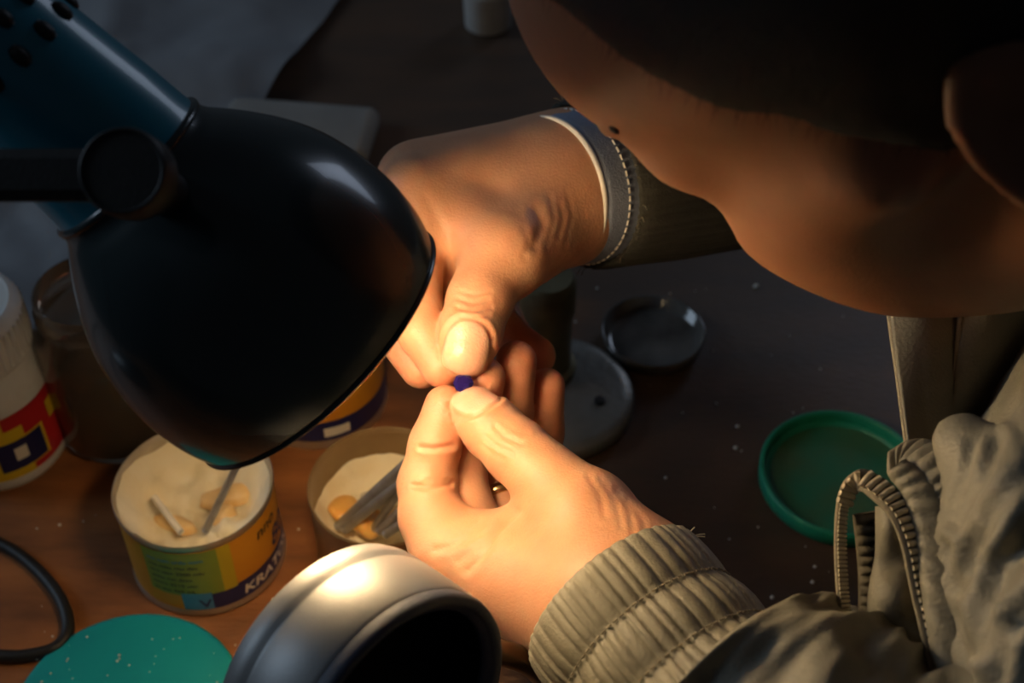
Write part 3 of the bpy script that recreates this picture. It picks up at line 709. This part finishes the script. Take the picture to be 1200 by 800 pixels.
lat = CB @ np.array([.75, -.3, -.1]); lat = nrm(lat - GAX * (lat @ GAX)); sw = GC - GAX * .030 + lat * R0 * .6
v, f = sweep([GC - GAX * .033, GC - GAX * .042, sw - GAX * .020, P(592, 766, .445), P(648, 803, .485), P(700, 845, .52), mag_base + [0, 0, .035], mag_base + [0, 0, .012]], .0042, n=80, m=20); mesh('stand_rod', v, f, M['bronze'], mag)
v, f = box(mag_base, .07, .07, .014, 0, .004); mesh('base', v, f, M['black'], mag, sharp=40)

# ------------------------------------------------------------------ cans
def az(c):  # azimuth from c towards the camera
    return math.atan2(CAM[1] - c[1], CAM[0] - c[0])
def cpatch(c, r, z0, z1, p0, p1, n=40, nz=2):
    """curved label patch; angles in degrees, 0 faces the camera, positive to image right"""
    b = az(c); V = []; 
    for k in range(n):
        t = b + math.radians(p0 + (p1 - p0) * k / (n - 1))
        for j in range(nz):
            V.append((c[0] + r * math.cos(t), c[1] + r * math.sin(t), c[2] + z0 + (z1 - z0) * j / (nz - 1)))
    return np.array(V), grid_faces(n, nz)
def ctext(name, s, c, r, p0, z, size, mat, parent, shear=0.0, thick=.00012, sx=1.0):
    """lettering wrapped on a can, starting at angle p0, baseline at height z"""
    cu = bpy.data.curves.new(name, 'FONT'); cu.body = s; cu.size = size; cu.shear = shear; cu.offset = size * .018; cu.resolution_u = 4
    o = bpy.data.objects.new('tmp', cu); COL.objects.link(o)
    dg = bpy.context.evaluated_depsgraph_get(); me = bpy.data.meshes.new_from_object(o.evaluated_get(dg))
    b = az(c) + math.radians(p0)
    V = [(c[0] + r * math.cos(b + q.co.x * sx / r), c[1] + r * math.sin(b + q.co.x * sx / r), c[2] + z + q.co.y) for q in me.vertices]
    F = [list(p.vertices) for p in me.polygons]
    bpy.data.objects.remove(o); bpy.data.meshes.remove(me); bpy.data.curves.remove(cu)
    return mesh(name, V, F, mat, parent, smooth=False)
M['tin'] = material('bare_tin', (0.55, 0.50, 0.42), rough=0.38, metal=0.75, var=(0.48, 0.40, 0.30), vscale=60)
M['orange'] = material('orange_print', (0.66, 0.28, 0.02), rough=0.4, var=(0.60, 0.23, 0.015), vscale=40)
M['green'] = material('green_print', (0.20, 0.27, 0.035), rough=0.4, var=(0.26, 0.29, 0.035), vscale=50)
M['yellow'] = material('yellow_print', (0.50, 0.36, 0.02), rough=0.4)
M['navyp'] = material('navy_print', (0.015, 0.018, 0.09), rough=0.4)
M['sky'] = material('light_blue_print', (0.05, 0.22, 0.42), rough=0.4)
M['cream'] = material('cream_print', (0.80, 0.74, 0.62), rough=0.5)
M['ink'] = material('dark_ink', (0.02, 0.018, 0.03), rough=0.5)
M['glue'] = material('dried_glue', (0.82, 0.70, 0.46), rough=0.42, var=(0.86, 0.78, 0.60), vscale=70, bump=0.6, bscale=180)
M['amber'] = material('amber_glue', (0.75, 0.36, 0.07), rough=0.3, sss=.2, var=(0.82, 0.50, 0.16), vscale=90)
M['smear'] = material('ochre_glue', (0.74, 0.46, 0.18), rough=0.35, var=(0.80, 0.58, 0.30), vscale=120)
M['steel'] = material('dull_steel', (0.42, 0.39, 0.36), rough=0.4, metal=0.8, var=(0.32, 0.29, 0.26), vscale=150)
M['browntin'] = material('brown_tin', (0.26, 0.16, 0.075), rough=0.42, metal=0.3, var=(0.32, 0.21, 0.10), vscale=70)
def can_shell(c, r, h, open_top=True):
    p = [(0, .0015), (r * .93, .0015), (r * .985, 0), (r * 1.01, .0012), (r * 1.0, .003), (r * .99, .0045), (r * .99, h - .004), (r * 1.005, h - .003), (r * 1.012, h - .001), (r * 1.0, h), (r * .975, h - .001)]
    p += [(r * .965, h - .004), (r * .965, .004), (0, .0035)]
    return lathe(p, c, (0, 0, 1), 96)
c1 = np.array([-.137, .384, TZ]); r1 = .034; h1 = .050
can = empty('glue_can', c1, 'open orange and green glue can full of pale dried glue', 'can')
v, f = can_shell(c1, r1, h1); mesh('can_body', v, f, M['tin'], can, sharp=50)
rl = r1 * .994
for nm, mt, z0, z1, p0, p1, dr in (('label_orange', 'orange', .005, .0455, -140, 150, 0), ('label_green', 'green', .0155, .0452, -52, 4, .00012), ('label_yellow', 'yellow', .0155, .0452, 4, 14, .00012),
                                   ('label_band', 'navyp', .0050, .0168, -6, 140, .00012), ('label_blue_square', 'sky', .0050, .0168, -28, -6, .00012)):
    v, f = cpatch(c1, rl + dr, z0, z1, p0, p1); mesh(nm, v, f, M[mt], can)
ctext('lettering', 'KRATON', c1, rl + .0003, 17, .0078, .0078, M['cream'], can, shear=.15, sx=1.15)
ctext('lettering', 'V', c1, rl + .0003, -16, .0070, .0075, M['navyp'], can, sx=1.2)
ctext('lettering', '80', c1, rl + .0003, 50, .020, .015, M['navyp'], can, shear=.2)
ctext('lettering', 'nno', c1, rl + .0003, 36, .035, .009, M['ink'], can, shear=.2)
for k, s in enumerate(('mu nsm urdu wsm', 'rsu mnu rnu dsu', 'nru usm 2500 mlu', 'wmu rsn dnm', 'mnru 3510 usn', 'm snu 460 mL')):
    ctext('small_print', s, c1, rl + .0003, -48, .0385 - k * .0042, .0030, M['ink'] if k else M['sky'], can, sx=1.1)
# dried glue lining and pool
def rough_disc(c, r, h, amp, seed, n=60, m=26, dish=.0):
    V = []
    for i in range(m):
        for j in range(n):
            t = 2 * math.pi * j / n; q = r * i / (m - 1)
            x, y = c[0] + q * math.cos(t), c[1] + q * math.sin(t)
            z = noise.noise(Vector((x * 60 + seed, y * 60, 0))) * amp + .4 * amp * noise.noise(Vector((x * 170, y * 170 + seed, 1))) + dish * (i / (m - 1)) ** 4
            V.append((x, y, c[2] + h + z))
    F = grid_faces(m, n, wrap_v=True)
    return np.array(V), F
v, f = rough_disc(c1, r1 * .962, .024, .006, 3, dish=.022); mesh('dried_glue', v, f, M['glue'], can)
for k, (px, py, ang_, lx, ly) in enumerate(((268, 578, .35, .014, .0055), (205, 612, -.3, .010, .004), (262, 602, .9, .006, .004))):
    q = PT(px, py, .027); th = np.linspace(0, 2 * math.pi, 40, endpoint=False); V = []
    for r_, z_ in ((1, -.003), (.92, .0005), (.7, .0017), (.35, .0023), (.02, .0025)):
        for t_ in th:
            wob = 1 + .22 * noise.noise(Vector((math.cos(t_) * 1.5 + k * 7, math.sin(t_) * 1.5, 3)))
            x_, y_ = lx * r_ * wob * math.cos(t_), ly * r_ * wob * math.sin(t_)
            V.append(q + [x_ * math.cos(ang_) - y_ * math.sin(ang_), x_ * math.sin(ang_) + y_ * math.cos(ang_), z_])
    mesh('glue_smear', V, grid_faces(5, 40, wrap_v=True), M['smear'], can)
def stick(name, a, b, r, mat, label, cat, group=None, taper=1.0, bend=0.0):
    a, b = np.asarray(a, float), np.asarray(b, float); mid = (a + b) / 2 + np.array([bend, 0, bend])
    v, f = sweep([a, mid, b], [r, r, r * taper], n=16, m=10); return tag(mesh(name, v, f, mat, loc=a), label, cat, group)
stick('steel_stick', c1 + [.004, -.010, .030], PT(281, 538, .070), .0016, M['steel'], 'thin steel stick standing in the pale glue can', 'stick')
stick('wooden_spatula', c1 + [-.006, -.012, .031], c1 + [-.020, .004, .036], .0016, M['cream'], 'short pale splinter lying in the pale glue can', 'splinter')

c2 = np.array([-.055, .384, TZ]); r2 = .0325; h2 = .050
can2 = empty('tool_can', c2, 'open brown tin can holding steel tools behind the magnifier', 'can')
v, f = can_shell(c2, r2, h2); mesh('can_body', v, f, M['browntin'], can2, sharp=50)
ctext('lettering', 'ns:', c2, r2 * .994, -2, .036, .0095, M['ink'], can2, shear=.1, sx=1.3)
ctext('lettering', '(', c2, r2 * .994, 16, .028, .007, M['ink'], can2)
v, f = rough_disc(c2, r2 * .962, .016, .005, 9, dish=.016); mesh('residue', v, f, M['glue'], can2)
for k, (px, py, s) in enumerate(((404, 598, .0075), (428, 612, .0085), (440, 585, .007))):
    q = PT(px, py, .026)
    v, f = lathe([(s * math.cos(t), s * .6 * math.sin(t)) for t in np.linspace(-1.57, 1.57, 12)], q, (.3, .2, 1), 24)
    v = v + np.array([.002 * noise.noise(Vector(p * 110)) for p in v])[:, None]
    tag(mesh('amber_lump', v, f, M['amber'] if k < 2 else M['cream']), ['amber lump at the left in the tool can', 'largest amber lump in the tool can under the tools', 'pale lump in the tool can behind the tools'][k], 'lump', 'lumps in the tool can')
rods = [((397, 617, .024), (489, 531, .075), .0026, 'flat grey steel tool leftmost in the tool can'), ((404, 620, .026), (495, 545, .074), .0023, 'grey steel tool second from the left in the tool can'),
        ((436, 622, .026), (492, 540, .078), .0017, 'thin steel rod crossing in front in the tool can'), ((445, 622, .030), (510, 560, .075), .0021, 'dull steel rod lying low at the right in the tool can'),
        ((452, 626, .032), (512, 585, .064), .0020, 'short steel rod nearest the rim of the tool can'), ((420, 610, .022), (500, 520, .080), .0019, 'steel rod standing highest in the tool can')]
for a, b, r, lab in rods:
    stick('steel_tool', PT(*a), PT(*b), r, M['steel'], lab, 'tool', 'steel tools in the brown can', taper=.8)

c3 = PT(374, 466); r3 = .034
can3 = empty('closed_can', c3, 'closed orange can with navy band standing behind the lamp shade', 'can')
h3 = .055
v, f = lathe([(0, .001), (r3 * .95, .001), (r3, 0), (r3 * 1.01, .0015), (r3 * .99, .004), (r3 * .99, h3 - .004), (r3 * 1.01, h3 - .002), (r3 * .99, h3), (r3 * .93, h3), (r3 * .92, h3 - .004), (0, h3 - .004)], c3, (0, 0, 1), 80); mesh('can_body', v, f, M['tin'], can3, sharp=50)
v, f = cpatch(c3, r3 * .994, .006, .050, -120, 140); mesh('label_orange', v, f, M['orange'], can3)
v, f = cpatch(c3, r3 * .994 + .00012, .0055, .0185, -30, 140); mesh('label_band', v, f, M['navyp'], can3)
v, f = cpatch(c3, r3 * .994 + .0002, .008, .014, 0, 22); mesh('label_white_patch', v, f, M['cream'], can3)

# ------------------------------------------------------------------ white bottle and glass jar
M['white'] = material('white_plastic', (0.72, 0.72, 0.70), rough=0.42, var=(0.64, 0.63, 0.60), vscale=90)
M['red'] = material('red_print', (0.52, 0.02, 0.025), rough=0.4)
M['yellow2'] = material('bright_yellow_print', (0.72, 0.50, 0.02), rough=0.4)
M['glass'] = material('brown_glass', (0.62, 0.50, 0.38), rough=0.08, trans=0.92, ior=1.35)
M['darkfill'] = material('dark_residue', (0.05, 0.035, 0.022), rough=0.6, var=(0.08, 0.06, 0.04), vscale=60)
bb = PT(6, 522); rb = .031
bot = empty('white_bottle', bb, 'white plastic bottle with red and yellow label at the left edge', 'bottle')
v, f = lathe([(0, .001), (rb * .92, 0), (rb * .99, .003), (rb, .006), (rb, .052), (rb * .97, .058), (rb * .88, .064), (rb * .80, .068), (rb * .80, .072), (0, .072)], bb, (0, 0, 1), 72); mesh('bottle_body', v, f, M['white'], bot, sharp=50)
v, f = lathe([(rb * .82, .068), (rb * .93, .068), (rb * .94, .070), (rb * .93, .090), (rb * .88, .0935), (rb * .80, .0945), (rb * .74, .0935), (0, .0935)], bb, (0, 0, 1), 72); cap = mesh('screw_cap', v, f, M['white'], bot, sharp=50)
for k in range(48):
    t = 2 * math.pi * k / 48; q = bb + np.array([rb * .935 * math.cos(t), rb * .935 * math.sin(t), 0])
    v, f = sweep([q + [0, 0, .071], q + [0, 0, .089]], .0008, n=3, m=5); mesh('cap_ridge', v, f, M['white'], cap)
for nm, mt, z0, z1, p0, p1, dr in (('label_red', 'red', .009, .048, -100, 140, .0003), ('label_yellow', 'yellow2', .009, .048, -60, 18, .0005), ('label_red_stripe', 'red', .040, .048, 2, 60, .0006), ('label_yellow_mark', 'yellow2', .030, .041, 46, 58, .0006),
                                    ('label_picture_border', 'yellow2', .0135, .0335, -12, 36, .0007), ('label_picture', 'navyp', .0145, .0325, -9, 33, .0009), ('label_picture_mark', 'cream', .020, .028, 5, 16, .0010)):
    v, f = cpatch(bb, rb + dr, z0, z1, p0, p1); mesh(nm, v, f, M[mt], bot)
jb = PT(148, 492); rj = .0315
jar = empty('glass_jar', jb, 'dusty brown glass jar between the white bottle and the glue can', 'jar')
v, f = lathe([(0, .001), (rj * .9, 0), (rj, .005), (rj, .058), (rj * .95, .066), (rj * .80, .073), (rj * .78, .076), (rj * .84, .077), (rj * .84, .081), (rj * .80, .082), (rj * .80, .088), (rj * .76, .089),
             (rj * .73, .087), (rj * .73, .074), (rj * .90, .064), (rj * .94, .057), (rj * .94, .006), (0, .004)], jb, (0, 0, 1), 72); mesh('jar_body', v, f, M['glass'], jar, sharp=60)
v, f = lathe([(0, .0045), (rj * .93, .0062), (rj * .93, .030), (rj * .6, .032), (0, .031)], jb, (0, 0, 1), 48); mesh('jar_contents', v, f, M['darkfill'], jar)

# ------------------------------------------------------------------ things on the back of the table
M['plastic'] = material('grey_plastic_film', (0.19, 0.195, 0.21), rough=0.5, var=(0.24, 0.245, 0.26), vscale=12, bump=0.3, bscale=60)
cor = [PT(-160, 440), PT(110, 425), PT(-420, -230), PT(430, -40)]
n, m = 60, 60; V = []
for side in (1, -1):
    for i in range(n):
        for j in range(m):
            a, b = i / (n - 1), j / (m - 1); q = (cor[0] * (1 - b) + cor[1] * b) * (1 - a) + (cor[2] * (1 - b) + cor[3] * b) * a
            z = .0035 + .016 * max(0, .25 + noise.noise(Vector((q[0] * 14, q[1] * 14, 2)))) + .008 * abs(noise.noise(Vector((q[0] * 32, q[1] * 28, 5))))
            V.append((q[0] + .008 * noise.noise(Vector((q[0] * 20, q[1] * 20, 9))), q[1], TZ + z + side * .0005))
F = grid_faces(n, m) + [[k + n * m for k in q][::-1] for q in grid_faces(n, m)]
tag(mesh('plastic_sheet', V, F, M['plastic']), 'crumpled grey plastic sheet on the table behind the lamp', 'sheet')
M['block'] = material('grey_block', (0.22, 0.21, 0.195), rough=0.7, var=(0.27, 0.255, 0.235), vscale=40, bump=0.3, bscale=200)
q = PT(350, 168); v, f = box(q, .094, .050, .016, -.13, .007); tag(mesh('whetstone_block', v, f, M['block'], sharp=60), 'flat pale grey block behind the lamp shade', 'block')
q = PT(572, 30); cup = empty('small_white_pot', q, 'small white pot at the far back beside the forehead', 'pot')
v, f = lathe([(0, 0), (.013, 0), (.0155, .002), (.0165, .028), (.0175, .029), (.0170, .031), (.015, .030), (.0145, .004), (0, .003)], q, (0, 0, 1), 48); mesh('pot_body', v, f, M['white'], cup, sharp=60)
M['grey_metal'] = material('grey_cast_metal', (0.20, 0.19, 0.17), rough=0.4, metal=0.6, var=(0.27, 0.26, 0.24), vscale=50, bump=0.25, bscale=250)
M['olive_metal'] = material('olive_brass', (0.16, 0.14, 0.08), rough=0.5, metal=0.6, var=(0.22, 0.19, 0.11), vscale=80, bump=0.2, bscale=300)
sb = PT(648, 472); st = empty('metal_stand', sb, 'grey metal stand with round base plate behind the hands', 'stand')
v, f = lathe([(0, 0), (.039, 0), (.0405, .002), (.0405, .006), (.039, .008), (.034, .0088), (0, .0088)], sb, (0, 0, 1), 80); base = mesh('base_plate', v, f, M['grey_metal'], st, sharp=50)
pc = PT(640, 432, .0088); pc[2] = TZ + .0088
v, f = lathe([(0, 0), (.0150, 0), (.0150, .004), (.0125, .006), (.0120, .040), (.0135, .042), (.0135, .060), (.0115, .063), (0, .063)], pc, (0, 0, 1), 48); mesh('post', v, f, M['olive_metal'], st, sharp=50)
q = PT(703, 470, .009); v, f = lathe([(0, .0), (.0028, .0), (.0028, .0012), (.0016, .0016), (0, .0016)], q, (0, 0, 1), 20); mesh('screw', v, f, M['black'], st, sharp=40)
M['smoke'] = material('smoked_glass', (0.045, 0.04, 0.036), rough=0.15, coat=.4, var=(0.13, 0.12, 0.11), vscale=40)
q = PT(764, 402); dish = empty('smoked_dish', q, 'dark shallow glass dish beside the metal stand', 'dish')
v, f = lathe([(0, .001), (.023, 0), (.0255, .002), (.0270, .009), (.0265, .0100), (.0255, .0095), (.0240, .004), (.021, .003), (0, .003)], q, (0, 0, 1), 72); mesh('dish_body', v, f, M['smoke'], dish)
M['green_lid'] = material('green_plastic', (0.008, 0.22, 0.125), rough=0.42, var=(0.012, 0.25, 0.15), vscale=60, bump=0.15, bscale=200)
M['lid_in'] = material('scuffed_green_plastic', (0.014, 0.17, 0.10), rough=0.5, var=(0.06, 0.13, 0.06), vscale=38, bump=0.2, bscale=200)
q = PT(984, 566); lid = empty('green_lid', q, 'green plastic lid lying rim up beside the jacket', 'lid'); R = .0385
v, f = lathe([(0, 0), (R * .97, 0), (R, .0012), (R * 1.01, .0085), (R * .99, .0095), (R * .955, .0095), (R * .935, .0085), (R * .925, .0045), (R * .88, .004), (R * .86, .0028)], q, (0, 0, 1), 96); mesh('lid_rim', v, f, M['green_lid'], lid, sharp=60)
v, f = lathe([(R * .865, .003), (R * .8, .0026), (R * .5, .0026), (0, .0026)], q, (0, 0, 1), 96); mesh('lid_inside', v, f, M['lid_in'], lid)
M['teal'] = material('teal_plastic', (0.004, 0.27, 0.29), rough=0.45, var=(0.005, 0.30, 0.32), vscale=40)
q = PT(150, 838); tl = empty('teal_lid', q, 'flat teal plastic lid dusted with specks in the bottom corner', 'lid'); R = .0475
v, f = lathe([(0, 0), (R, 0), (R, .003), (R * .985, .0042), (R * .95, .0046), (0, .0046)], q, (0, 0, 1), 96); mesh('lid_top', v, f, M['teal'], tl, sharp=60)
M['crumb'] = material('pale_crumbs', (0.70, 0.66, 0.58), rough=0.8)
def crumbs(lst, z, seed):
    parts = []; rg = random.Random(seed)
    for px, py, s in lst:
        s *= .75; c = PT(px, py, z); parts.append(lathe([(0, 0), (s, 0), (s * .8, s * .7), (0, s)], c, (rg.uniform(-.3, .3), rg.uniform(-.3, .3), 1), 6))
    return join(*parts)
rg = random.Random(11)
v, f = crumbs([(rg.uniform(40, 255), rg.uniform(742, 800), rg.uniform(.0003, .0009)) for _ in range(26)], .0046, 2); tag(mesh('dust_specks', v, f, M['crumb'], tl, smooth=False), kind='stuff')
v, f = crumbs([(188, 733, .0011), (228, 718, .0006), (320, 702, .0009), (955, 664, .0011), (952, 682, .0013), (864, 500, .0015), (862, 525, .0016), (886, 336, .0022), (780, 560, .001), (700, 338, .001), (905, 700, .0014), (70, 615, .001), (350, 620, .0008)]
               + [(rg.uniform(20, 1040), rg.uniform(330, 800), rg.uniform(.0003, .0008)) for _ in range(160)], 0, 3)
tag(mesh('table_crumbs', v, f, M['crumb'], smooth=False), 'pale crumbs and dust scattered over the table', 'crumbs', kind='stuff')
def PTl(l, z): return [PT(x, y, z) for x, y in l]
v, f = sweep(PTl([(-900, 700), (-500, 600), (-150, 606), (-60, 618), (0, 637), (40, 664), (70, 700), (80, 735), (66, 758), (30, 768), (-10, 768), (-120, 765), (-400, 760), (-800, 860)], .0032), .0028, n=200, m=16)
tag(mesh('power_cable', v, f, M['black']), 'black power cable looping in from the left edge', 'cable')
